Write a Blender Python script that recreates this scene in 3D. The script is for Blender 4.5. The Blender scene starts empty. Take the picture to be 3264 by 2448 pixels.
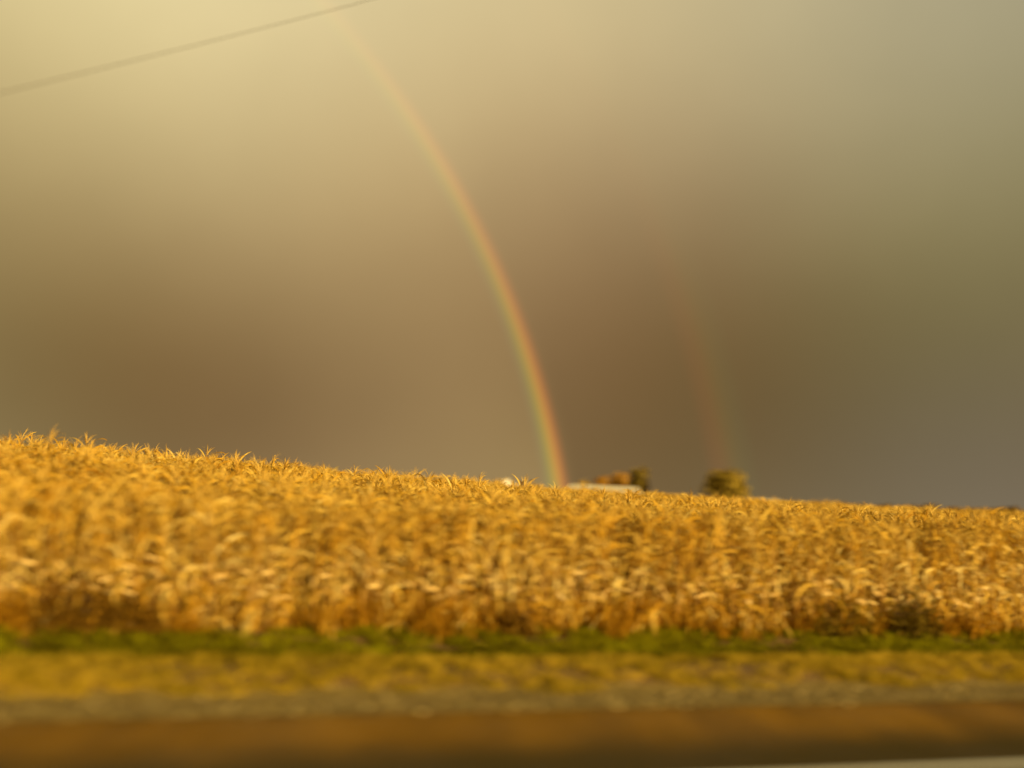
import bpy, math, random
import numpy as np
from mathutils import Vector, Matrix, noise as mnoise
PI = math.pi
R = math.radians
random.seed(11)
rng = np.random.default_rng(11)
sc = bpy.context.scene
col = sc.collection

# ------------------------------------------------------------------ camera
EYE = 2.2
FPX = 1021.0
PITCH, ROLL = R(6.48), R(2.5)
cam = bpy.data.cameras.new('camera')
cam.sensor_width = 36.0
cam.lens = FPX / 1024 * 36.0
cam.clip_start = 0.1
cam.clip_end = 6000
cam.dof.use_dof = True
cam.dof.focus_distance = 31.0
cam.dof.aperture_fstop = 0.18
cam.dof.aperture_blades = 0
cam.dof.aperture_ratio = 0.55
camo = bpy.data.objects.new('camera', cam)
col.objects.link(camo)
CROT = Matrix.Rotation(PI / 2 + PITCH, 3, 'X') @ Matrix.Rotation(ROLL, 3, 'Z')
camo.matrix_world = Matrix.Translation((0, 0, EYE)) @ CROT.to_4x4()
sc.camera = camo

SUN_EL, SUN_AZ = R(7.04), R(141.8)          # azimuth clockwise from +Y
sun_dir = Vector((math.sin(SUN_AZ) * math.cos(SUN_EL), math.cos(SUN_AZ) * math.cos(SUN_EL), math.sin(SUN_EL)))
anti = -sun_dir

sun = bpy.data.lights.new('sun', 'SUN')
sun.energy = 5.0
sun.angle = R(0.6)
sun.color = (1.0, 0.76, 0.33)
suno = bpy.data.objects.new('sun', sun)
suno.rotation_euler = sun_dir.to_track_quat('Z', 'Y').to_euler()
suno.location = sun_dir * 60
col.objects.link(suno)

sc.view_settings.view_transform = 'Standard'
sc.view_settings.look = 'None'
sc.view_settings.exposure = 0.5
sc.view_settings.gamma = 1.0
sc.cycles.use_denoising = True
sc.cycles.transparent_max_bounces = 8
sc.cycles.max_bounces = 5
sc.cycles.diffuse_bounces = 3

# ------------------------------------------------------------------ node helpers
class NT:
    def __init__(s, tree):
        s.t = tree
        tree.nodes.clear()
    def n(s, kind, **kw):
        nd = s.t.nodes.new(kind)
        for k, v in kw.items():
            setattr(nd, k, v)
        return nd
    def l(s, a, b):
        s.t.links.new(a, b)
    def put(s, sock, v):
        if hasattr(v, 'is_linked') or hasattr(v, 'links'):
            s.l(v, sock)
        else:
            sock.default_value = v
    def math(s, op, a, b=None, c=None, clamp=False):
        nd = s.n('ShaderNodeMath', operation=op, use_clamp=clamp)
        for i, v in enumerate((a, b, c)):
            if v is not None:
                s.put(nd.inputs[i], v)
        return nd.outputs[0]
    def vec(s, op, a, b=None, c=None, scale=None):
        nd = s.n('ShaderNodeVectorMath', operation=op)
        for i, v in enumerate((a, b, c)):
            if v is not None:
                s.put(nd.inputs[i], v)
        if scale is not None:
            s.put(nd.inputs['Scale'], scale)
        return nd.outputs['Value'] if op == 'DOT_PRODUCT' else nd.outputs['Vector']
    def noise(s, vec, scale, detail=3, rough=0.5, out='Fac'):
        nd = s.n('ShaderNodeTexNoise')
        if vec is not None:
            s.l(vec, nd.inputs['Vector'])
        nd.inputs['Scale'].default_value = scale
        nd.inputs['Detail'].default_value = detail
        nd.inputs['Roughness'].default_value = rough
        return nd.outputs[out]
    def ramp(s, fac, stops, interp='LINEAR'):
        nd = s.n('ShaderNodeValToRGB')
        cr = nd.color_ramp
        cr.interpolation = interp
        while len(cr.elements) < len(stops):
            cr.elements.new(0.5)
        for e, (p, c) in zip(cr.elements, stops):
            e.position = p
            e.color = (*c, 1)
        s.l(fac, nd.inputs['Fac'])
        return nd.outputs['Color']
    def mix(s, fac, a, b):
        nd = s.n('ShaderNodeMix', data_type='RGBA')
        s.put(nd.inputs[0], fac)
        for sock, v in ((nd.inputs[6], a), (nd.inputs[7], b)):
            if isinstance(v, tuple):
                sock.default_value = (*v, 1)
            else:
                s.l(v, sock)
        return nd.outputs[2]
    def maprange(s, v, a, b, c=0.0, d=1.0, smooth=True):
        nd = s.n('ShaderNodeMapRange')
        nd.interpolation_type = 'SMOOTHSTEP' if smooth else 'LINEAR'
        s.l(v, nd.inputs['Value'])
        for i, x in enumerate((a, b, c, d)):
            nd.inputs[1 + i].default_value = x
        return nd.outputs[0]

# ------------------------------------------------------------------ world: storm clouds lit by a low sun
world = bpy.data.worlds.new('World')
sc.world = world
world.use_nodes = True
w = NT(world.node_tree)
tc = w.n('ShaderNodeTexCoord')
dirv = w.vec('NORMALIZE', tc.outputs['Generated'])
# broad cloud masses: (direction, colour added)
CLOUDS = [
    (-0.573, 0.819, 0.017, -0.0239, -0.0138, -0.0095),
    (-0.423, 0.906, 0.017, -0.0482, -0.0358, -0.0224),
    (-0.259, 0.966, 0.017, -0.1286, -0.1189, -0.0590),
    (-0.087, 0.996, 0.017, -0.0179, -0.0269, -0.0156),
    (0.087, 0.996, 0.017, -0.0453, -0.0511, -0.0418),
    (0.259, 0.966, 0.017, -0.0238, -0.0217, -0.0165),
    (0.423, 0.906, 0.017, -0.0099, -0.0034, 0.0245),
    (0.573, 0.819, 0.017, -0.0328, -0.0311, -0.0046),
    (-0.565, 0.807, 0.174, -0.0442, -0.0417, -0.0238),
    (-0.416, 0.893, 0.174, -0.0659, -0.0629, -0.0383),
    (-0.255, 0.951, 0.174, -0.0456, -0.0422, -0.0230),
    (-0.086, 0.981, 0.174, 0.0676, 0.0606, 0.0291),
    (0.086, 0.981, 0.174, -0.0379, -0.0328, -0.0084),
    (0.255, 0.951, 0.174, -0.0708, -0.0591, -0.0384),
    (0.416, 0.893, 0.174, -0.0533, -0.0410, -0.0389),
    (0.565, 0.807, 0.174, -0.0597, -0.0548, -0.0418),
    (-0.542, 0.775, 0.326, 0.0428, 0.0216, -0.0005),
    (-0.400, 0.857, 0.326, 0.0752, 0.0454, 0.0080),
    (-0.245, 0.913, 0.326, 0.0498, 0.0295, 0.0069),
    (-0.082, 0.942, 0.326, -0.0195, -0.0502, -0.0476),
    (0.082, 0.942, 0.326, -0.0404, -0.0612, -0.0351),
    (0.245, 0.913, 0.326, 0.0219, 0.0070, -0.0036),
    (0.400, 0.857, 0.326, 0.0487, 0.0441, 0.0138),
    (0.542, 0.775, 0.326, 0.0033, 0.0055, -0.0005),
    (-0.506, 0.723, 0.469, 0.1020, 0.0908, 0.0386),
    (-0.373, 0.800, 0.469, 0.1728, 0.1635, 0.0891),
    (-0.229, 0.853, 0.469, 0.1757, 0.1666, 0.1070),
    (-0.077, 0.880, 0.469, 0.1551, 0.1349, 0.0740),
    (0.077, 0.880, 0.469, 0.1372, 0.1272, 0.0672),
    (0.229, 0.853, 0.469, 0.0746, 0.0731, 0.0471),
    (0.373, 0.800, 0.469, 0.0209, 0.0324, 0.0415),
    (0.506, 0.723, 0.469, 0.0009, 0.0114, 0.0232),
]
nz = w.noise(dirv, 2.6, 3, 0.45, 'Color')
nz = w.vec('SUBTRACT', nz, (0.5, 0.5, 0.5))
wdir = w.vec('NORMALIZE', w.vec('MULTIPLY_ADD', nz, (0.05, 0.05, 0.04), dirv))
acc = None
for cx, cy, cz, r_, g_, b_ in CLOUDS:
    d = w.vec('DOT_PRODUCT', wdir, (cx, cy, cz))
    e = w.math('EXPONENT', w.math('MULTIPLY_ADD', d, 40.0, -40.0))
    add = w.vec('SCALE', (r_, g_, b_), scale=e)
    acc = w.vec('ADD', acc if acc else (0.30, 0.24, 0.13), add)
# air inside the bow is a little brighter (Alexander's band outside it)
ca = w.vec('DOT_PRODUCT', dirv, tuple(anti))
ins = w.maprange(ca, math.cos(R(43.0)), math.cos(R(40.5)))
zz = w.n('ShaderNodeSeparateXYZ')
w.l(dirv, zz.inputs[0])
zc = w.math('MAXIMUM', zz.outputs['Z'], 0.0)
ins = w.math('MULTIPLY', ins, w.math('EXPONENT', w.math('MULTIPLY', zc, -6.0)))
acc = w.vec('ADD', acc, w.vec('SCALE', (0.1387, 0.1051, 0.0417), scale=ins))
soft = w.noise(dirv, 5.0, 4, 0.5)
soft = w.maprange(soft, 0.25, 0.75, 0.95, 1.05, False)
acc = w.vec('SCALE', acc, scale=soft)
sky = w.n('ShaderNodeTexSky', sky_type='NISHITA')
sky.sun_disc = False
sky.sun_elevation = SUN_EL
sky.sun_rotation = SUN_AZ
sky.air_density = 1.5
sky.dust_density = 3.0
skyc = w.vec('MULTIPLY', sky.outputs[0], (0.11, 0.09, 0.05))
cs_ = w.vec('DOT_PRODUCT', wdir, tuple(sun_dir))
clear = w.maprange(cs_, 0.2, 0.85)
fin = w.mix(clear, acc, skyc)
bg = w.n('ShaderNodeBackground')
w.l(fin, bg.inputs['Color'])
bg.inputs['Strength'].default_value = 2 ** -0.5
out = w.n('ShaderNodeOutputWorld')
w.l(bg.outputs[0], out.inputs['Surface'])

# ------------------------------------------------------------------ geometry helpers
RT = R(17.4)                                  # heading of the road
TV = Vector((math.cos(RT), math.sin(RT), 0))   # along the road
NV = Vector((-math.sin(RT), math.cos(RT), 0))  # across, away from the camera
def road(u, s, z=0.0):
    return TV * u + NV * s + Vector((0, 0, z))
def ray(px, py):
    return CROT @ Vector(((px - 512) / FPX, -(py - 384) / FPX, -1))
def at(px, py, dist):
    """point seen at a picture position (1024 x 768), at a horizontal distance"""
    d = ray(px, py)
    t = dist / math.hypot(d.x, d.y)
    return Vector((0, 0, EYE)) + d * t

def sstep(a, b, x):
    t = min(1, max(0, (x - a) / (b - a)))
    return t * t * (3 - 2 * t)
# shoulder of the hill: bearing from the road, rise of the skyline, distance of the brow from the road
BROW = [(-26.47, 0.0362, 27), (-21.00, 0.0315, 28), (-15.16, 0.0260, 30), (-6.41, 0.0182, 34), (0.23, 0.0134, 38), (7.36, 0.0100, 44), (14.04, 0.0090, 52), (20.95, 0.0078, 62), (26.74, 0.0070, 72)]
TOPH = 2.12
def hill(u, s):
    p = TV * u + NV * s
    az = math.degrees(math.atan2(p.x, p.y)) if p.y > 1 else (60 if p.x > 0 else -60)
    az = max(BROW[0][0] - 6, min(BROW[-1][0], az))
    i = 0
    while i < len(BROW) - 2 and az > BROW[i + 1][0]:
        i += 1
    (a0, t0, s0), (a1, t1, s1) = BROW[i], BROW[i + 1]
    k = (az - a0) / (a1 - a0)
    tn, sb = t0 + (t1 - t0) * k, s0 + (s1 - s0) * k
    cosn = max(0.3, math.cos(R(az) + RT))
    zc = EYE + tn * sb / cosn - TOPH
    if s <= sb:
        f = max(0.0, (s - 17) / (sb - 17))
        return zc * (0.75 * f + 0.25 * sstep(0, 1, f))
    return zc + 0.008 * min(s - sb, 120) + 0.3 * sstep(0, 8, s - sb) * 0
def ground_z(u, s):
    """height of the land at road coordinates u (along) and s (across)"""
    z = 0.0
    if s > 10.4:
        z -= 0.05 * sstep(10.4, 11.6, s)
        z += 0.16 * sstep(11.6, 12.5, s) - 0.30 * sstep(13.0, 14.4, s) + 0.21 * sstep(15.2, 16.6, s)
    if s > 17:
        z += hill(u, s)
        z += 0.10 * mnoise.noise(Vector((u * 0.05, s * 0.05, 3.1))) * sstep(17, 30, s)
    if s < -4:
        z -= 0.4 * sstep(-4, -7, s)
    if s > 130:
        z += 1.5 * mnoise.noise(Vector((u * 0.004, s * 0.004, 8))) * sstep(130, 600, s)
    return z

def link(name, me, mat=None, parent=None, smooth=False):
    o = bpy.data.objects.new(name, me)
    col.objects.link(o)
    if mat:
        me.materials.append(mat)
    if parent:
        o.parent = parent
    if smooth:
        me.polygons.foreach_set('use_smooth', [True] * len(me.polygons))
    return o
def tag(o, label=None, cat=None, group=None, kind=None):
    for k, v in (('label', label), ('category', cat), ('group', group), ('kind', kind)):
        if v:
            o[k] = v
    return o
def empty(name, loc, rz=0.0):
    o = bpy.data.objects.new(name, None)
    col.objects.link(o)
    o.location = loc
    o.rotation_euler = (0, 0, rz)
    return o
class MB:
    def __init__(s):
        s.v, s.f = [], []
    def face(s, pts):
        k = len(s.v)
        s.v += [tuple(p) for p in pts]
        s.f.append(tuple(range(k, k + len(pts))))
    def box(s, x0, x1, y0, y1, z0, z1):
        k = len(s.v)
        s.v += [(x0, y0, z0), (x1, y0, z0), (x1, y1, z0), (x0, y1, z0), (x0, y0, z1), (x1, y0, z1), (x1, y1, z1), (x0, y1, z1)]
        for f in ((0, 3, 2, 1), (4, 5, 6, 7), (0, 1, 5, 4), (1, 2, 6, 5), (2, 3, 7, 6), (3, 0, 4, 7)):
            s.f.append(tuple(k + i for i in f))
    def tube(s, pts, rad, n=6):
        k = len(s.v)
        pts = [Vector(p) for p in pts]
        for i, p in enumerate(pts):
            d = (pts[min(i + 1, len(pts) - 1)] - pts[max(i - 1, 0)]).normalized()
            a = d.orthogonal().normalized() if abs(d.z) < 0.9 else Vector((1, 0, 0)).cross(d).normalized()
            if abs(d.z) < 0.9:
                a = Vector((0, 0, 1)).cross(d).normalized()
            b = d.cross(a)
            r = rad[i] if hasattr(rad, '__len__') else rad
            for j in range(n):
                t = 2 * PI * j / n
                s.v.append(tuple(p + a * math.cos(t) * r + b * math.sin(t) * r))
        for i in range(len(pts) - 1):
            for j in range(n):
                s.f.append((k + i * n + j, k + i * n + (j + 1) % n, k + (i + 1) * n + (j + 1) % n, k + (i + 1) * n + j))
        s.f.append(tuple(k + j for j in reversed(range(n))))
        s.f.append(tuple(k + (len(pts) - 1) * n + j for j in range(n)))
    def mesh(s, name):
        me = bpy.data.meshes.new(name)
        me.from_pydata(s.v, [], s.f)
        me.update()
        return me
    def build(s, name, mat, parent=None, smooth=False):
        return link(name, s.mesh(name), mat, parent, smooth)

def new_mat(name):
    m = bpy.data.materials.new(name)
    m.use_nodes = True
    t = NT(m.node_tree)
    b = t.n('ShaderNodeBsdfPrincipled')
    o = t.n('ShaderNodeOutputMaterial')
    t.l(b.outputs[0], o.inputs['Surface'])
    b.inputs['Roughness'].default_value = 0.8
    return m, t, b

def leafy(name, stops, rough=0.7, trans=0.3, spec=0.1, nscale=0.35, streak=True):
    """dry leaf / grass: colour varies per plant, by patch and along the leaf; some light passes through"""
    m, t, b = new_mat(name)
    oi = t.n('ShaderNodeObjectInfo')
    geo = t.n('ShaderNodeNewGeometry')
    n1 = t.noise(geo.outputs['Position'], nscale, 2)
    n2 = t.noise(geo.outputs['Position'], 6.0, 2)
    f = t.math('ADD', t.math('MULTIPLY', oi.outputs['Random'], 0.34), t.math('MULTIPLY', n1, 0.55))
    f = t.math('ADD', f, t.math('MULTIPLY', n2, 0.55))
    f = t.math('ADD', f, t.math('MULTIPLY_ADD', geo.outputs['Random Per Island'], 0.44, -0.44))
    c = t.ramp(f, stops)
    t.l(c, b.inputs['Base Color'])
    b.inputs['Roughness'].default_value = rough
    b.inputs['Specular IOR Level'].default_value = spec
    tr = t.n('ShaderNodeBsdfTranslucent')
    t.l(c, tr.inputs['Color'])
    mx = t.n('ShaderNodeMixShader')
    mx.inputs[0].default_value = trans
    t.l(b.outputs[0], mx.inputs[1])
    t.l(tr.outputs[0], mx.inputs[2])
    o = [n for n in t.t.nodes if n.type == 'OUTPUT_MATERIAL'][0]
    t.l(mx.outputs[0], o.inputs['Surface'])
    return m

M = {}
M['corn_leaf'] = leafy('dry_corn_leaf', [(0.08, (0.32, 0.15, 0.008)), (0.34, (0.54, 0.31, 0.024)), (0.60, (0.69, 0.485, 0.10)), (0.85, (0.86, 0.71, 0.30))], 0.75, 0.28, 0.12)
M['corn_stalk'] = leafy('dry_corn_stalk', [(0.1, (0.24, 0.11, 0.02)), (0.5, (0.45, 0.25, 0.05)), (0.9, (0.60, 0.40, 0.12))], 0.6, 0.0)
M['husk'] = leafy('corn_husk', [(0.1, (0.50, 0.32, 0.09)), (0.6, (0.76, 0.56, 0.22)), (0.9, (0.85, 0.68, 0.34))], 0.6, 0.1)
M['tassel'] = leafy('corn_tassel', [(0.1, (0.46, 0.26, 0.035)), (0.8, (0.68, 0.47, 0.11))], 0.7, 0.1)
M['dry_grass'] = leafy('verge_grass_dry', [(0.15, (0.17, 0.125, 0.004)), (0.45, (0.40, 0.29, 0.014)), (0.72, (0.76, 0.54, 0.06))], 0.7, 0.35)
M['green_grass'] = leafy('verge_grass_green', [(0.15, (0.085, 0.075, 0.002)), (0.45, (0.21, 0.185, 0.003)), (0.75, (0.42, 0.40, 0.008))], 0.7, 0.4)

M['clump_brown'] = leafy('brown_clump', [(0.15, (0.12, 0.06, 0.003)), (0.8, (0.27, 0.14, 0.009))], 0.7, 0.15, 0.2)  # brown leaves; at far left they take the place of the vehicle's shadow
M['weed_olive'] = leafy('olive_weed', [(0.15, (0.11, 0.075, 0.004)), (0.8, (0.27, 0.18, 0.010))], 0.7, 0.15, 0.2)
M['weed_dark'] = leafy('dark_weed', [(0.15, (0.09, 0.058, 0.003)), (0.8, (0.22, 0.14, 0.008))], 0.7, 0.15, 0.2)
M['amber_weed'] = leafy('amber_weed', [(0.15, (0.26, 0.125, 0.004)), (0.8, (0.48, 0.25, 0.016))], 0.75, 0.25, 0.08)
# soil
m, t, b = new_mat('soil')
geo = t.n('ShaderNodeNewGeometry')
f = t.noise(geo.outputs['Position'], 1.3, 6, 0.6)
t.l(t.ramp(f, [(0.3, (0.10, 0.055, 0.015)), (0.7, (0.24, 0.14, 0.035))]), b.inputs['Base Color'])
b.inputs['Roughness'].default_value = 0.95
M['soil'] = m
# asphalt (still wet after the shower)
m, t, b = new_mat('wet_asphalt')
geo = t.n('ShaderNodeNewGeometry')
f = t.noise(geo.outputs['Position'], 60, 3, 0.7)
g = t.noise(geo.outputs['Position'], 0.7, 3, 0.5)
c = t.ramp(t.math('MULTIPLY_ADD', f, 0.5, t.math('MULTIPLY', g, 0.5)), [(0.3, (0.040, 0.028, 0.002)), (0.7, (0.078, 0.053, 0.0035))])
# streaky golden corn reflection along the edge, painted into the tarmac's colour
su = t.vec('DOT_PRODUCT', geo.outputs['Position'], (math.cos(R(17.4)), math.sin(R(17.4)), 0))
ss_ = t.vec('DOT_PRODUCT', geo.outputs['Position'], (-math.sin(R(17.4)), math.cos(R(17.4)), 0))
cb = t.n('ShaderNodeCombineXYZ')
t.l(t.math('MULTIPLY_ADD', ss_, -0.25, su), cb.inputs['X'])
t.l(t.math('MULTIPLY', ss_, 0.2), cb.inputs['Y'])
corn_refl = t.ramp(t.noise(cb.outputs[0], 1.3, 4, 0.55), [(0.30, (0.17, 0.085, 0.0008)), (0.70, (0.36, 0.18, 0.002))])
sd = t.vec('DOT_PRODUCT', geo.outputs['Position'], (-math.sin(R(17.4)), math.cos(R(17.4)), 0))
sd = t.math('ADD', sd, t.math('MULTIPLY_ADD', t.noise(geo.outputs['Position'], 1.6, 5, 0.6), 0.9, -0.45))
c = t.mix(t.maprange(sd, 8.35, 9.75), c, corn_refl)
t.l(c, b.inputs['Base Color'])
t.l(t.maprange(g, 0.35, 0.65, 0.4, 0.55), b.inputs['Roughness'])
b.inputs['Specular IOR Level'].default_value = 0.06
bp = t.n('ShaderNodeBump')
bp.inputs['Strength'].default_value = 0.35
bp.inputs['Distance'].default_value = 0.01
t.l(t.noise(geo.outputs['Position'], 110, 2, 0.6), bp.inputs['Height'])
t.l(bp.outputs[0], b.inputs['Normal'])
M['asphalt'] = m
m, t, b = new_mat('road_paint')
geo = t.n('ShaderNodeNewGeometry')
f = t.noise(geo.outputs['Position'], 25, 4, 0.7)
t.l(t.ramp(f, [(0.3, (0.74, 0.72, 0.58)), (0.55, (0.88, 0.87, 0.74))]), b.inputs['Base Color'])
b.inputs['Roughness'].default_value = 0.45
M['paint'] = m
m, t, b = new_mat('gravel_bed')
geo = t.n('ShaderNodeNewGeometry')
v = t.n('ShaderNodeTexVoronoi')
t.l(geo.outputs['Position'], v.inputs['Vector'])
v.inputs['Scale'].default_value = 28
f = t.noise(geo.outputs['Position'], 3, 4, 0.6)
f2 = t.math('ADD', t.math('MULTIPLY', f, 0.6), t.math('MULTIPLY', v.outputs['Color'], 0.4))
t.l(t.ramp(f2, [(0.25, (0.13, 0.088, 0.010)), (0.75, (0.32, 0.225, 0.045))]), b.inputs['Base Color'])
bp = t.n('ShaderNodeBump')
bp.inputs['Strength'].default_value = 0.8
bp.inputs['Distance'].default_value = 0.03
t.l(v.outputs['Distance'], bp.inputs['Height'])
t.l(bp.outputs[0], b.inputs['Normal'])
b.inputs['Roughness'].default_value = 0.8
M['gravel'] = m
m, t, b = new_mat('gravel_stone')
oi = t.n('ShaderNodeObjectInfo')
t.l(t.ramp(oi.outputs['Random'], [(0.0, (0.12, 0.075, 0.02)), (0.8, (0.30, 0.215, 0.05)), (1.0, (0.66, 0.52, 0.22))]), b.inputs['Base Color'])
b.inputs['Roughness'].default_value = 0.6
M['stone'] = m
def plain(name, a, c2, rough=0.6, scale=2.0, metal=0.0):
    m, t, b = new_mat(name)
    geo = t.n('ShaderNodeTexCoord')
    f = t.noise(geo.outputs['Object'], scale, 4, 0.6)
    t.l(t.ramp(f, [(0.3, a), (0.7, c2)]), b.inputs['Base Color'])
    b.inputs['Roughness'].default_value = rough
    b.inputs['Metallic'].default_value = metal
    return m
M['cable'] = plain('black_cable', (0.05, 0.045, 0.035), (0.08, 0.07, 0.05), 0.5)
M['roof'] = plain('pale_metal_roof', (0.46, 0.42, 0.33), (0.62, 0.57, 0.45), 0.6)
M['white_wall'] = plain('white_boards', (0.68, 0.64, 0.54), (0.80, 0.77, 0.68), 0.6)
M['tan_wall'] = plain('tan_boards', (0.36, 0.28, 0.17), (0.46, 0.37, 0.23), 0.7)
M['door'] = plain('dark_door', (0.10, 0.08, 0.05), (0.15, 0.12, 0.08), 0.6)
M['glass'] = plain('dark_glass', (0.04, 0.04, 0.035), (0.06, 0.06, 0.05), 0.1)
M['bark'] = plain('bark', (0.08, 0.055, 0.03), (0.16, 0.11, 0.06), 0.9, 8)
def foliage(name, a, c1, c2):
    return leafy(name, [(0.2, a), (0.5, c1), (0.85, c2)], 0.7, 0.2, 0.2, nscale=0.9)
M['olive'] = foliage('olive_foliage', (0.13, 0.09, 0.010), (0.24, 0.17, 0.018), (0.38, 0.27, 0.03))
M['orange'] = foliage('orange_foliage', (0.28, 0.14, 0.012), (0.45, 0.23, 0.02), (0.56, 0.32, 0.035))
M['yellow'] = foliage('yellow_foliage', (0.22, 0.12, 0.012), (0.38, 0.24, 0.03), (0.50, 0.34, 0.05))
M['dark'] = foliage('dark_foliage', (0.10, 0.06, 0.010), (0.19, 0.115, 0.016), (0.28, 0.18, 0.03))

# ------------------------------------------------------------------ the setting
def ground_sheet():
    us = np.concatenate([-np.geomspace(2500, 45, 22), np.arange(-40, 120, 2.5), np.geomspace(122, 3000, 22)])
    ss = np.concatenate([-np.geomspace(1500, 10, 14), np.arange(-8, 10, 2.0), np.arange(10, 18, 0.2), np.arange(18, 132, 2.5), np.geomspace(135, 3000, 26)])
    vs, fs = [], []
    for s_ in ss:
        for u in us:
            p = road(u, s_, ground_z(u, s_) - (0.03 if -4.4 < s_ < 10.4 else 0))
            vs.append(tuple(p))
    nu = len(us)
    for i in range(len(ss) - 1):
        for j in range(nu - 1):
            fs.append((i * nu + j, i * nu + j + 1, (i + 1) * nu + j + 1, (i + 1) * nu + j))
    me = bpy.data.meshes.new('ground')
    me.from_pydata(vs, [], fs)
    me.update()
    return link('ground', me, M['soil'], smooth=True)
tag(ground_sheet(), kind='structure')

def strip(name, s0, s1, z, mat, ns=2, nu=120, jag=0.0, u0=-400, u1=700):
    vs, fs = [], []
    us = np.concatenate([-np.geomspace(-u0, 31, 20), np.linspace(-30, 60, nu), np.geomspace(61, u1, 25)])
    for i in range(ns):
        for k, u in enumerate(us):
            s_ = s0 + (s1 - s0) * i / (ns - 1)
            if jag:
                if i == 0: s_ += jag * mnoise.noise(Vector((u * 1.7, 0, 1)))
                if i == ns - 1: s_ += jag * 3 * mnoise.noise(Vector((u * 0.9, 5, 1)))
            vs.append(tuple(road(u, s_, (ground_z(u, s_) if ns > 2 else 0) + z)))
    n = len(us)
    for i in range(ns - 1):
        for j in range(n - 1):
            fs.append((i * n + j, i * n + j + 1, (i + 1) * n + j + 1, (i + 1) * n + j))
    me = bpy.data.meshes.new(name)
    me.from_pydata(vs, [], fs)
    me.update()
    return link(name, me, mat, smooth=True)
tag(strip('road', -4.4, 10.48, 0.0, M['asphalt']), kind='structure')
tag(strip('road_marking', 7.72, 7.885, 0.004, M['paint']), kind='structure')
tag(strip('gravel_shoulder', 10.44, 11.9, 0.012, M['gravel'], ns=10, nu=400, jag=0.03), kind='structure')

# ------------------------------------------------------------------ scatter (one object for each uncountable mass)
def scatter(name, pts, rots, scs, idx, protos, label, cat):
    c = bpy.data.collections.new(name + '_kinds')
    for k, p in enumerate(protos):
        c.objects.link(p)
    me = bpy.data.meshes.new(name)
    me.vertices.add(len(pts))
    me.vertices.foreach_set('co', np.asarray(pts, np.float32).ravel())
    a = me.attributes.new('rot', 'FLOAT_VECTOR', 'POINT')
    a.data.foreach_set('vector', np.asarray(rots, np.float32).ravel())
    a = me.attributes.new('sc', 'FLOAT', 'POINT')
    a.data.foreach_set('value', np.asarray(scs, np.float32))
    a = me.attributes.new('idx', 'INT', 'POINT')
    a.data.foreach_set('value', np.asarray(idx, np.int32))
    o = link(name, me)
    g = bpy.data.node_groups.new(name, 'GeometryNodeTree')
    g.interface.new_socket('Geometry', in_out='INPUT', socket_type='NodeSocketGeometry')
    g.interface.new_socket('Geometry', in_out='OUTPUT', socket_type='NodeSocketGeometry')
    N = g.nodes.new
    gi, go = N('NodeGroupInput'), N('NodeGroupOutput')
    ip, ci = N('GeometryNodeInstanceOnPoints'), N('GeometryNodeCollectionInfo')
    ci.inputs['Collection'].default_value = c
    ci.inputs['Separate Children'].default_value = True
    ci.inputs['Reset Children'].default_value = True
    def attr(nm, ty):
        n = N('GeometryNodeInputNamedAttribute')
        n.data_type = ty
        n.inputs['Name'].default_value = nm
        return n.outputs['Attribute']
    L = g.links.new
    L(gi.outputs[0], ip.inputs['Points'])
    L(ci.outputs[0], ip.inputs['Instance'])
    ip.inputs['Pick Instance'].default_value = True
    L(attr('idx', 'INT'), ip.inputs['Instance Index'])
    e2r = N('FunctionNodeEulerToRotation')
    L(attr('rot', 'FLOAT_VECTOR'), e2r.inputs[0])
    L(e2r.outputs[0], ip.inputs['Rotation'])
    L(attr('sc', 'FLOAT'), ip.inputs['Scale'])
    L(ip.outputs[0], go.inputs[0])
    md = o.modifiers.new('scatter', 'NODES')
    md.node_group = g
    return tag(o, label, cat, kind='stuff')

def proto(name, parts):
    """parts: list of (MB, material) joined in one mesh"""
    me = bpy.data.meshes.new(name)
    v, f, mi = [], [], []
    for k, (mb, mat) in enumerate(parts):
        o = len(v)
        v += mb.v
        f += [tuple(i + o for i in q) for q in mb.f]
        mi += [k] * len(mb.f)
    me.from_pydata(v, [], f)
    for _, mat in parts:
        me.materials.append(mat)
    me.polygons.foreach_set('material_index', mi)
    me.polygons.foreach_set('use_smooth', [True] * len(mi))
    me.update()
    return bpy.data.objects.new(name, me)

def ribbon(mb, base, az, length, width, rise, droop, twist, n=7, curl=0.0, tipw=0.15):
    """a blade that leaves its base at angle `rise` above level and bends down by `droop`"""
    p = Vector(base)
    k = len(mb.v)
    el = rise
    a = az
    for i in range(n + 1):
        t = i / n
        d = Vector((math.cos(a) * math.cos(el), math.sin(a) * math.cos(el), math.sin(el)))
        side = Vector((-math.sin(a), math.cos(a), 0))
        up = side.cross(d)
        tw = twist * t
        w_ = width * 0.5 * (math.sin(PI * min(1, 0.22 + t * 0.55)) if t < 0.5 else (1 - ((t - 0.5) * 2) ** 1.6) * (1 - tipw) + tipw)
        s_ = (side * math.cos(tw) + up * math.sin(tw)) * w_
        fold = up * (-w_ * 0.35)
        mb.v += [tuple(p - s_), tuple(p + fold * 0.6), tuple(p + s_)]
        p = p + d * (length / n)
        el -= droop / n * (0.5 + t * 1.2)
        a += curl / n
    for i in range(n):
        for j in (0, 1):
            q = k + i * 3 + j
            mb.f.append((q, q + 1, q + 4, q + 3))

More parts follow.
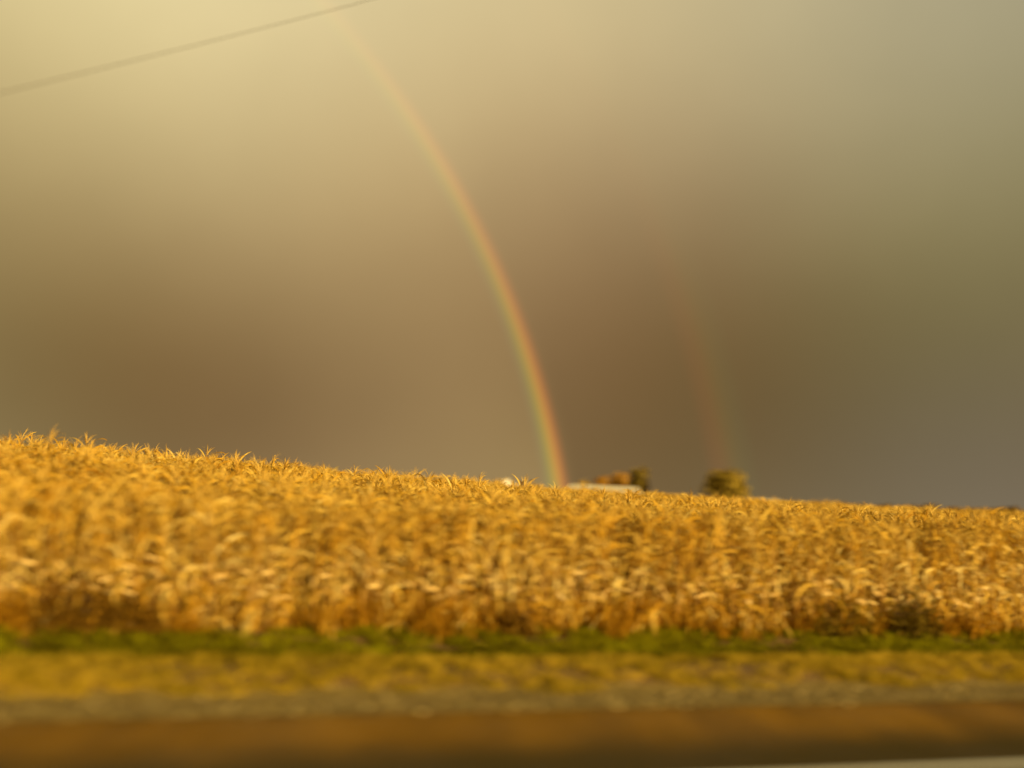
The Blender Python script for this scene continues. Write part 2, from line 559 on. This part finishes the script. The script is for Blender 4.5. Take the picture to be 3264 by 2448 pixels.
def corn(k):
    rr = random.Random(100 + k)
    H = rr.uniform(1.62, 1.92)
    st, lf, ts, hk = MB(), MB(), MB(), MB()
    lean = (rr.uniform(-0.14, 0.14), rr.uniform(-0.14, 0.14))
    P = lambda z: Vector((lean[0] * (z / H) ** 2, lean[1] * (z / H) ** 2, z))
    st.tube([P(z) for z in (-0.1, 0.3, 0.7, 1.1, 1.4, H)], [0.014, 0.013, 0.012, 0.010, 0.008, 0.004], 5)
    nl = rr.randint(22, 27)
    a0 = rr.uniform(0, PI)
    for i in range(nl):
        t = i / (nl - 1)
        z = 0.18 + t * (H - 0.30)
        az = a0 + (i % 2) * PI + rr.uniform(-0.6, 0.6)
        top = t > 0.72
        L_ = rr.uniform(0.45, 0.95) * (0.75 if top else 1.0)
        rise = rr.uniform(0.8, 1.4) if top else rr.uniform(0.3, 1.35)
        droop = rr.uniform(0.5, 2.6) if top else rr.uniform(1.2, 4.0)
        if t < 0.3:
            rise, droop = rr.uniform(-0.6, 0.6), rr.uniform(1.5, 3.0)
        ribbon(lf, P(z), az, L_, rr.uniform(0.022, 0.055), rise, droop, rr.uniform(-2.4, 2.4), 7, rr.uniform(-1.2, 1.2))
    for i in range(rr.randint(5, 8)):
        az = rr.uniform(0, 2 * PI)
        ribbon(ts, P(H - 0.03), az, rr.uniform(0.22, 0.38), 0.016, rr.uniform(0.9, 1.5), rr.uniform(0.3, 1.6), 0.6, 4)
    for i in range(rr.choice((1, 1, 2))):
        z = rr.uniform(0.65, 1.0)
        az = rr.uniform(0, 2 * PI)
        tilt = rr.uniform(-0.9, 0.7)
        d = Vector((math.cos(az) * math.cos(tilt), math.sin(az) * math.cos(tilt), math.sin(tilt)))
        b0 = P(z)
        hk.tube([b0 + d * q for q in (0.02, 0.07, 0.14, 0.20, 0.25)], [0.012, 0.030, 0.032, 0.022, 0.005], 7)
        for j in range(3):
            ribbon(hk, b0 + d * 0.03, az + rr.uniform(-0.5, 0.5), rr.uniform(0.18, 0.28), 0.045, tilt + rr.uniform(-0.3, 0.5), rr.uniform(0.2, 1.4), rr.uniform(-1, 1), 5)
    return proto('corn_kind_%02d' % k, [(st, M['corn_stalk']), (lf, M['corn_leaf']), (ts, M['tassel']), (hk, M['husk'])])

cp = [corn(k) for k in range(9)]
def corn_field():
    pts, rots, scs, idx = [], [], [], []
    s_ = 16.55
    row = 0
    while s_ < 80:
        du = 0.17 if s_ < 40 else 0.24
        u = -60.0
        while u < 120:
            u += du * rng.uniform(0.6, 1.4)
            x = road(u, s_)
            # keep what the camera, or one moved a few steps, could see
            if abs(x.x) > x.y * 0.62 + 7:
                continue
            so = s_ + rng.normal(0, 0.07)
            h = 1.0 + 0.09 * mnoise.noise(Vector((u * 0.35, so * 0.35, 0))) + rng.normal(0, 0.065)
            if row == 0:
                h *= 0.97
                if rng.random() < 0.08:
                    continue
            p = road(u, so, ground_z(u, so) - 0.02)
            tilt = rng.normal(0, 0.07, 2)
            if rng.random() < 0.04:
                tilt = rng.normal(0, 0.35, 2)
            pts.append(tuple(p))
            rots.append((tilt[0], tilt[1], rng.uniform(0, 2 * PI)))
            scs.append(h)
            idx.append(rng.integers(0, len(cp)))
        s_ += 0.76
        row += 1
    print('corn plants', len(pts))
    return scatter('corn_field', pts, rots, scs, idx, cp, 'dense field of ripe golden dry corn beyond the grass verge', 'cornfield')
corn_field()

def tuft(k, n, h, wd, mat, spread, nm):
    rr = random.Random(500 + k)
    mb = MB()
    for i in range(n):
        a, r_ = rr.uniform(0, 2 * PI), spread * math.sqrt(rr.random())
        ribbon(mb, (r_ * math.cos(a), r_ * math.sin(a), -0.01), rr.uniform(0, 2 * PI), h * rr.uniform(0.5, 1.2), wd * rr.uniform(0.6, 1.3), rr.uniform(0.9, 1.5), rr.uniform(0.3, 2.0), rr.uniform(-1, 1), 4, rr.uniform(-0.6, 0.6), 0.05)
    return proto(nm + '_kind_%02d' % k, [(mb, mat)])
def band(name, s0, s1, dens, protos, smin, smax, label, cat, clump=0.5, u0=-22, u1=55, edge=0.25):
    n = int((u1 - u0) * (s1 - s0) * dens)
    pts, rots, scs, idx = [], [], [], []
    for i in range(n):
        u, q = rng.uniform(u0, u1), rng.uniform(s0 - edge, s1 + edge)
        e0 = s0 + edge * 1.6 * mnoise.noise(Vector((u * 0.8, 1, 2)))
        e1 = s1 + edge * 1.6 * mnoise.noise(Vector((u * 0.7, 9, 2)))
        if q < e0 or q > e1:
            continue
        c = mnoise.noise(Vector((u * 0.35, q * 1.3, 7))) * 0.6 + mnoise.noise(Vector((u * 1.1, q * 2.5, 3))) * 0.3
        if c < -clump + rng.uniform(-0.2, 0.2):
            continue
        p = road(u, q, ground_z(u, q))
        pts.append(tuple(p))
        rots.append((rng.normal(0, 0.1), rng.normal(0, 0.1), rng.uniform(0, 6.28)))
        scs.append(rng.uniform(smin, smax) * (1 + 0.7 * c))
        idx.append(rng.integers(0, len(protos)))
    return scatter(name, pts, rots, scs, idx, protos, label, cat)
dry = [tuft(k, 34, 0.20, 0.011, M['dry_grass'], 0.12, 'dry_tuft') for k in range(5)]
grn = [tuft(10 + k, 36, 0.22, 0.013, M['green_grass'], 0.14, 'green_tuft') for k in range(5)]
band('verge_grass', 11.75, 13.4, 75, dry, 0.35, 0.75, 'strip of yellowish dry grass between the gravel and the greener grass', 'dry grass', 0.45)
band('ditch_grass', 13.35, 16.6, 60, grn, 0.45, 1.0, 'strip of dark green grass along the foot of the corn', 'green grass', 0.7)

amb = [tuft(20 + k, 26, 0.50, 0.022, M['amber_weed'], 0.16, 'amber_tuft') for k in range(4)]
band('dry_weed_fringe', 16.15, 16.75, 34, amb, 0.6, 1.25, 'fringe of knee high amber brown dead weeds along the foot of the corn', 'dry weeds', 0.25)

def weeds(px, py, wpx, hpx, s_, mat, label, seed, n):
    """a leafy clump against the first corn row"""
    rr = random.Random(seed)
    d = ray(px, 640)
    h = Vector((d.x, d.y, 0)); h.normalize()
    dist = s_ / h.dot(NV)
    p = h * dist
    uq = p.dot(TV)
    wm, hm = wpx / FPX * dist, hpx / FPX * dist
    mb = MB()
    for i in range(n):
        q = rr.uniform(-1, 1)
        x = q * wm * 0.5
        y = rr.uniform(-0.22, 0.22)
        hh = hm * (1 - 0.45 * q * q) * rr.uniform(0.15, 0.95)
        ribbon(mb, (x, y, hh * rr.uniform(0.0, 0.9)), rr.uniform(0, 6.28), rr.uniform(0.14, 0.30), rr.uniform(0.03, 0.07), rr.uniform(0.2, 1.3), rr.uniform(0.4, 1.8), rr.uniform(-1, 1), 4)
    root = empty('leaf_clump', (p.x, p.y, ground_z(uq, s_) - 0.02), RT)
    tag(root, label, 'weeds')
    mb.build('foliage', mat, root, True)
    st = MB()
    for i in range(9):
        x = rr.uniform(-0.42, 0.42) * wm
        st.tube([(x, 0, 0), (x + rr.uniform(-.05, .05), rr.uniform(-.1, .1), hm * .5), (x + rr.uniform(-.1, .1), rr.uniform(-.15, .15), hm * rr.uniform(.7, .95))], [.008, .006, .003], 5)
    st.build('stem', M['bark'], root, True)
weeds(96, 605, 112, 55, 16.25, M['clump_brown'], 'wide brown leafy clump added for the vehicle shadow on the foot of the corn at far left', 71, 900)  # clump added where the vehicle's shadow darkens the lower corn
weeds(514, 615, 34, 36, 16.25, M['clump_brown'], 'small dark brown leafy clump at the foot of the corn below the rainbow', 72, 260)
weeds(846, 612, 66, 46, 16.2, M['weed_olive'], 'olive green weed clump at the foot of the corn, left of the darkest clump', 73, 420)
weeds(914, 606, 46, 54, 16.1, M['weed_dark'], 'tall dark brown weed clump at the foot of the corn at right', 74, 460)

def stone(k):
    rr = random.Random(900 + k)
    import bmesh
    bm = bmesh.new()
    bmesh.ops.create_icosphere(bm, subdivisions=1, radius=0.5)
    for v in bm.verts:
        v.co *= rr.uniform(0.75, 1.15)
        v.co.z *= 0.6
        v.co.x *= 1.25
    me = bpy.data.meshes.new('stone')
    bm.to_mesh(me)
    bm.free()
    me.materials.append(M['stone'])
    return bpy.data.objects.new('stone_kind_%02d' % k, me)
def gravel():
    protos = [stone(k) for k in range(5)]
    pts, rots, scs, idx = [], [], [], []
    for i in range(26000):
        u, q = rng.uniform(-18, 42), 10.40 + 1.7 * rng.beta(1.3, 1.6)
        pts.append(tuple(road(u, q, ground_z(u, q) + 0.014)))
        rots.append(tuple(rng.uniform(0, 6.28, 3) * np.array([0.1, 0.1, 1])))
        scs.append(0.012 + 0.05 * rng.random() ** 3)
        idx.append(rng.integers(0, 5))
    return scatter('loose_gravel', pts, rots, scs, idx, protos, 'loose pale gravel stones along the edge of the asphalt', 'gravel')
gravel()

# ------------------------------------------------------------------ overhead cable
def cable():
    a, b_ = at(0, 93, 14.0), at(370, 0, 18.0)
    d = b_ - a
    pts = []
    for i in range(61):
        t = -2.2 + 5.6 * i / 60
        p = a + d * t
        p.z += 0.35 * (t * (t - 1)) * 0.22
        pts.append(p)
    mb = MB()
    mb.tube(pts, 0.005, 8)
    o = mb.build('overhead_cable', M['cable'], smooth=True)
    tag(o, 'thin dark overhead cable crossing the sky at upper left', 'cable')
cable()

# ------------------------------------------------------------------ farm buildings beyond the crest of the field
def shed(name, px0, px1, ridge_px, py, dist, depth, pitch, wall, roofm, label, cat, ridge_along=True, door=True, wall_h=None, hip=0.0):
    A, B = at(px0, py, dist), at(px1, py, dist)
    c = (A + B) / 2
    L_ = (Vector((B.x, B.y, 0)) - Vector((A.x, A.y, 0))).length
    top = at((px0 + px1) / 2, py, dist).z
    uq, sq = c.dot(TV), c.dot(NV)
    gz = ground_z(uq, sq)
    rz = math.atan2(B.y - A.y, B.x - A.x)
    root = empty(name, (c.x, c.y, gz - 0.05), rz)
    tag(root, label, cat)
    H = top - gz + 0.05
    hl, hd = L_ / 2, depth / 2
    if ridge_along:
        rise = math.tan(R(pitch)) * hd
        eh = H - rise
        wl = MB()
        i = 0.15 + hip
        wl.v = [(-hl + 0.2, -hd + 0.2, 0), (hl - 0.2, -hd + 0.2, 0), (hl - 0.2, hd - 0.2, 0), (-hl + 0.2, hd - 0.2, 0),
                (-hl + 0.2, -hd + 0.2, eh), (hl - 0.2, -hd + 0.2, eh), (hl - 0.2, hd - 0.2, eh), (-hl + 0.2, hd - 0.2, eh),
                (-hl + 0.2 + hip, 0, H - 0.12), (hl - 0.2 - hip, 0, H - 0.12)]
        wl.f = [(0, 1, 5, 4), (2, 3, 7, 6), (1, 2, 6, 9, 5), (3, 0, 4, 8, 7)]
        wl.build('wall', wall, root)
        rf = MB()
        th = 0.10
        e = eh - 0.06
        tp = [(-hl, -hd, e), (hl, -hd, e), (hl, hd, e), (-hl, hd, e), (-hl + hip, 0, H), (hl - hip, 0, H)]
        rf.v = tp + [(x, y, z - th) for x, y, z in tp]
        rf.f = [(0, 1, 5, 4), (2, 3, 4, 5), (7, 6, 10, 11), (9, 8, 11, 10), (0, 6, 7, 1), (2, 8, 9, 3), (1, 7, 8, 2), (3, 9, 6, 0)]
        if hip:
            rf.f += [(1, 2, 5), (3, 0, 4), (7, 11, 8), (9, 10, 6)]
        else:
            rf.f = rf.f[:6] + [(1, 7, 11, 5), (5, 11, 8, 2), (4, 10, 6, 0), (3, 9, 10, 4)]
        # standing seams
        n = max(4, int(L_ / 0.9))
        for k in range(1, n):
            x = -hl + hip + (L_ - 2 * hip) * k / n
            rf.face([(x - 0.03, -hd, e + 0.005), (x + 0.03, -hd, e + 0.005), (x + 0.03, 0, H + 0.03), (x - 0.03, 0, H + 0.03)])
        rf.build('roof', roofm, root)
        y = -hd + 0.2
        dh = min(3.2, eh - 0.3)
        dr = MB(); dr.box(-1.4, 1.4, y - 0.06, y - 0.004, 0, dh); dr.build('door', M['door'], root)
        for wx in (-hl * 0.65, hl * 0.65):
            wn = MB(); wn.box(wx - 0.45, wx + 0.45, y - 0.05, y - 0.003, eh * 0.45, eh * 0.45 + 0.7); wn.build('window', M['glass'], root)
    else:
        rise = math.tan(R(pitch)) * hl
        eh = H - rise
        wl = MB()
        wl.v = [(-hl + 0.15, -hd, 0), (hl - 0.15, -hd, 0), (hl - 0.15, hd, 0), (-hl + 0.15, hd, 0),
                (-hl + 0.15, -hd, eh), (hl - 0.15, -hd, eh), (hl - 0.15, hd, eh), (-hl + 0.15, hd, eh), (0, -hd, H - 0.1), (0, hd, H - 0.1)]
        wl.f = [(0, 1, 5, 8, 4), (1, 2, 6, 5), (2, 3, 7, 9, 6), (3, 0, 4, 7)]
        wl.build('wall', wall, root)
        rf = MB()
        y0, y1, th = -hd - 0.2, hd + 0.2, 0.09
        for sgn in (-1, 1):
            q = [(0, y0, H), (sgn * hl, y0, eh), (sgn * hl, y1, eh), (0, y1, H)]
            rf.face(q if sgn < 0 else q[::-1])
            q2 = [(x, y, z - th) for x, y, z in q]
            rf.face(q2[::-1] if sgn < 0 else q2)
            rf.face([q[0], q2[0], q2[1], q[1]]); rf.face([q[3], q[2], q2[2], q2[3]]); rf.face([q[1], q2[1], q2[2], q[2]])
        rf.build('roof', roofm, root)
        dr = MB(); dr.box(-0.9, 0.9, -hd - 0.05, -hd - 0.004, 0, min(2.6, eh - 0.2)); dr.build('door', M['door'], root)
    return root
shed('machine_shed', 562, 646, 0, 485.2, 150, 9, 24, M['tan_wall'], M['roof'], 'long low shed with pale metal roof behind the corn, in front of the orange trees', 'shed', hip=1.2)
shed('gabled_barn', 495, 519, 0, 478.5, 135, 6, 35, M['white_wall'], M['white_wall'], 'small white gabled barn just left of the foot of the rainbow', 'barn', ridge_along=False)
shed('field_shelter', 757, 782, 0, 498.5, 140, 4, 20, M['tan_wall'], M['roof'], 'tiny pale roof peeping over the corn right of the round olive tree', 'shed')

# ------------------------------------------------------------------ trees
def tree(name, px, py_top, width_px, dist, mat, label, cat, group=None, squash=1.0, leaf=0.26, n=2600, low=0.12, seed=1, lumps=9):
    rr = np.random.default_rng(seed)
    T = at(px, py_top, dist)
    uq, sq = T.dot(TV), Vector((T.x, T.y, 0)).dot(NV)
    gz = ground_z(uq, sq)
    H = T.z - gz
    Wd = width_px / FPX * dist
    root = empty(name, (T.x, T.y, gz))
    tag(root, label, cat, group)
    tk = MB()
    hh = H * 0.55
    tk.tube([(0, 0, -0.1), (0.05 * Wd * .2, 0, hh * 0.4), (0, 0.02, hh)], [H * 0.035, H * 0.025, H * 0.014], 7)
    for k in range(6):
        a = k * 1.05 + rr.uniform(-.3, .3)
        z0 = H * rr.uniform(0.18, 0.45)
        r_ = Wd * 0.33
        tk.tube([(0, 0, z0), (math.cos(a) * r_ * .5, math.sin(a) * r_ * .5, z0 + H * .15), (math.cos(a) * r_, math.sin(a) * r_, z0 + H * .30)], [H * .014, H * .009, H * .004], 5)
    tk.build('trunk', M['bark'], root, True)
    # crown: leaf-sized faces grouped in uneven clumps
    cz, ch = H * (low + 1) / 2, H * (1 - low) / 2
    cl = []
    for k in range(lumps):
        d = rr.normal(size=3); d /= np.linalg.norm(d)
        q = rr.uniform(0.35, 0.62)
        cl.append((np.array([d[0] * Wd * .5 * q, d[1] * Wd * .5 * q, cz + d[2] * ch * q * squash]), rr.uniform(0.36, 0.52)))
    cl.append((np.array([Wd * .12, 0, H - ch * 0.5]), 0.5)); cl.append((np.array([-Wd * .16, 0, H - ch * 0.62]), 0.5))
    V = []
    for i in range(n):
        c0, cr = cl[rr.integers(len(cl))]
        d = rr.normal(size=3); d /= np.linalg.norm(d)
        rad = cr * rr.random() ** 0.35
        p = c0 + d * rad * np.array([Wd * .5, Wd * .5, ch])
        if p[2] > H: p[2] = H - rr.random() * .3
        a = rr.normal(size=3); a /= np.linalg.norm(a)
        b_ = np.cross(a, d); b_ /= np.linalg.norm(b_) + 1e-6
        s_ = leaf * rr.uniform(.5, 1.2)
        V += [p - a * s_, p - b_ * s_ * .6, p + a * s_, p + b_ * s_ * .6]
    me = bpy.data.meshes.new('crown')
    me.from_pydata([tuple(v) for v in V], [], [(4 * i, 4 * i + 1, 4 * i + 2, 4 * i + 3) for i in range(n)])
    me.update()
    link('crown', me, mat, root)
    return root
tree('olive_tree', 727, 466, 54, 165, M['olive'], 'round olive green tree standing alone on the horizon', 'tree', seed=3, lumps=12, n=4200)
tree('olive_tree', 640, 465, 26, 175, M['olive'], 'narrow dark olive tree at the right end of the long pale roof', 'tree', seed=5, leaf=0.3, n=1600)
tree('orange_tree', 621, 470, 26, 182, M['orange'], 'orange autumn tree touching the narrow olive tree', 'tree', seed=7, n=1800)
tree('orange_tree', 603, 474, 22, 190, M['orange'], 'lower orange autumn tree above the middle of the long pale roof', 'tree', seed=8, n=1500)
tree('yellow_bush', 584, 479, 18, 178, M['yellow'], 'small yellow bush above the left end of the long pale roof', 'bush', seed=9, n=1000)
hedge = [(792, 500, 26), (815, 501, 22), (838, 501.5, 28), (862, 503, 24), (884, 503.5, 24), (908, 504, 30), (929, 503, 22), (952, 506, 26), (975, 507, 26), (996, 506.5, 24), (1010, 505, 24), (1034, 508, 30)]
ORD = ['first and leftmost', 'second from the left', 'third from the left', 'fourth from the left', 'fifth from the left', 'sixth from the left', 'sixth from the right', 'fifth from the right', 'fourth from the right', 'third from the right', 'second from the right', 'rightmost']
for k, (px, py, wp) in enumerate(hedge):
    tree('far_bush', px, py, wp, 230 + (k * 37) % 25, M['dark'], 'low brown bush, %s along the right horizon' % ORD[k], 'bush', 'far bushes along the right horizon', seed=20 + k, n=700, leaf=0.4, low=0.0, lumps=7)

# ------------------------------------------------------------------ rainbow: light from rain at fixed angles round the antisolar point
def bow(name, a0, a1, stops, gain, label, dist, fade):
    ax = anti.normalized()
    e1 = Vector((0, 0, 1)) - ax * ax.z
    e1.normalize()
    e2 = ax.cross(e1)
    NA, NR = 160, 12
    V, F_, U = [], [], []
    org = Vector((0, 0, EYE))
    for i in range(NA + 1):
        phi = R(-92) + R(184) * i / NA
        for j in range(NR + 1):
            th = R(a0 + (a1 - a0) * j / NR)
            d = ax * math.cos(th) + (e1 * math.cos(phi) + e2 * math.sin(phi)) * math.sin(th)
            V.append(tuple(org + d * dist))
            U.append((i / NA, j / NR))
    for i in range(NA):
        for j in range(NR):
            k = i * (NR + 1) + j
            F_.append((k, k + 1, k + NR + 2, k + NR + 1))
    me = bpy.data.meshes.new(name)
    me.from_pydata(V, [], F_)
    uv = me.uv_layers.new(name='UVMap')
    for li, lp in enumerate(me.loops):
        uv.data[li].uv = U[lp.vertex_index]
    m = bpy.data.materials.new(name + '_light')
    m.use_nodes = True
    t = NT(m.node_tree)
    tcn = t.n('ShaderNodeTexCoord')
    sx = t.n('ShaderNodeSeparateXYZ')
    t.l(tcn.outputs['UV'], sx.inputs[0])
    c = t.ramp(sx.outputs['Y'], stops, 'B_SPLINE')
    geo = t.n('ShaderNodeNewGeometry')
    sz = t.n('ShaderNodeSeparateXYZ')
    t.l(geo.outputs['Position'], sz.inputs[0])
    hgt = t.maprange(sz.outputs['Z'], 0, dist * fade, gain, gain * 0.10, False)
    em = t.n('ShaderNodeEmission')
    t.l(c, em.inputs['Color'])
    t.l(hgt, em.inputs['Strength'])
    tr = t.n('ShaderNodeBsdfTransparent')
    ad = t.n('ShaderNodeAddShader')
    t.l(em.outputs[0], ad.inputs[0])
    t.l(tr.outputs[0], ad.inputs[1])
    o_ = t.n('ShaderNodeOutputMaterial')
    t.l(ad.outputs[0], o_.inputs['Surface'])
    m.cycles.emission_sampling = 'NONE'
    o = link(name, me, m, smooth=True)
    return tag(o, label, 'rainbow')
K0 = (0, 0, 0)
bow('rainbow', 40.85, 42.33, [(0.0, K0), (0.18, (0.010, 0.030, 0.022)), (0.36, (0.06, 0.10, 0.0)), (0.52, (0.23, 0.15, 0.0)), (0.66, (0.37, 0.10, 0.0)), (0.82, (0.16, 0.015, 0.0)), (1.0, K0)],
    0.85, 'bright primary rainbow curving down to the corn in the middle of the picture', 1500, 0.42)
bow('rainbow', 49.9, 52.6, [(0.0, K0), (0.28, (0.040, 0.004, 0.0)), (0.5, (0.02, 0.014, 0.0)), (0.75, (0.0, 0.010, 0.004)), (1.0, K0)],
    1.0, 'very faint secondary rainbow above the round olive tree', 1600, 0.30)
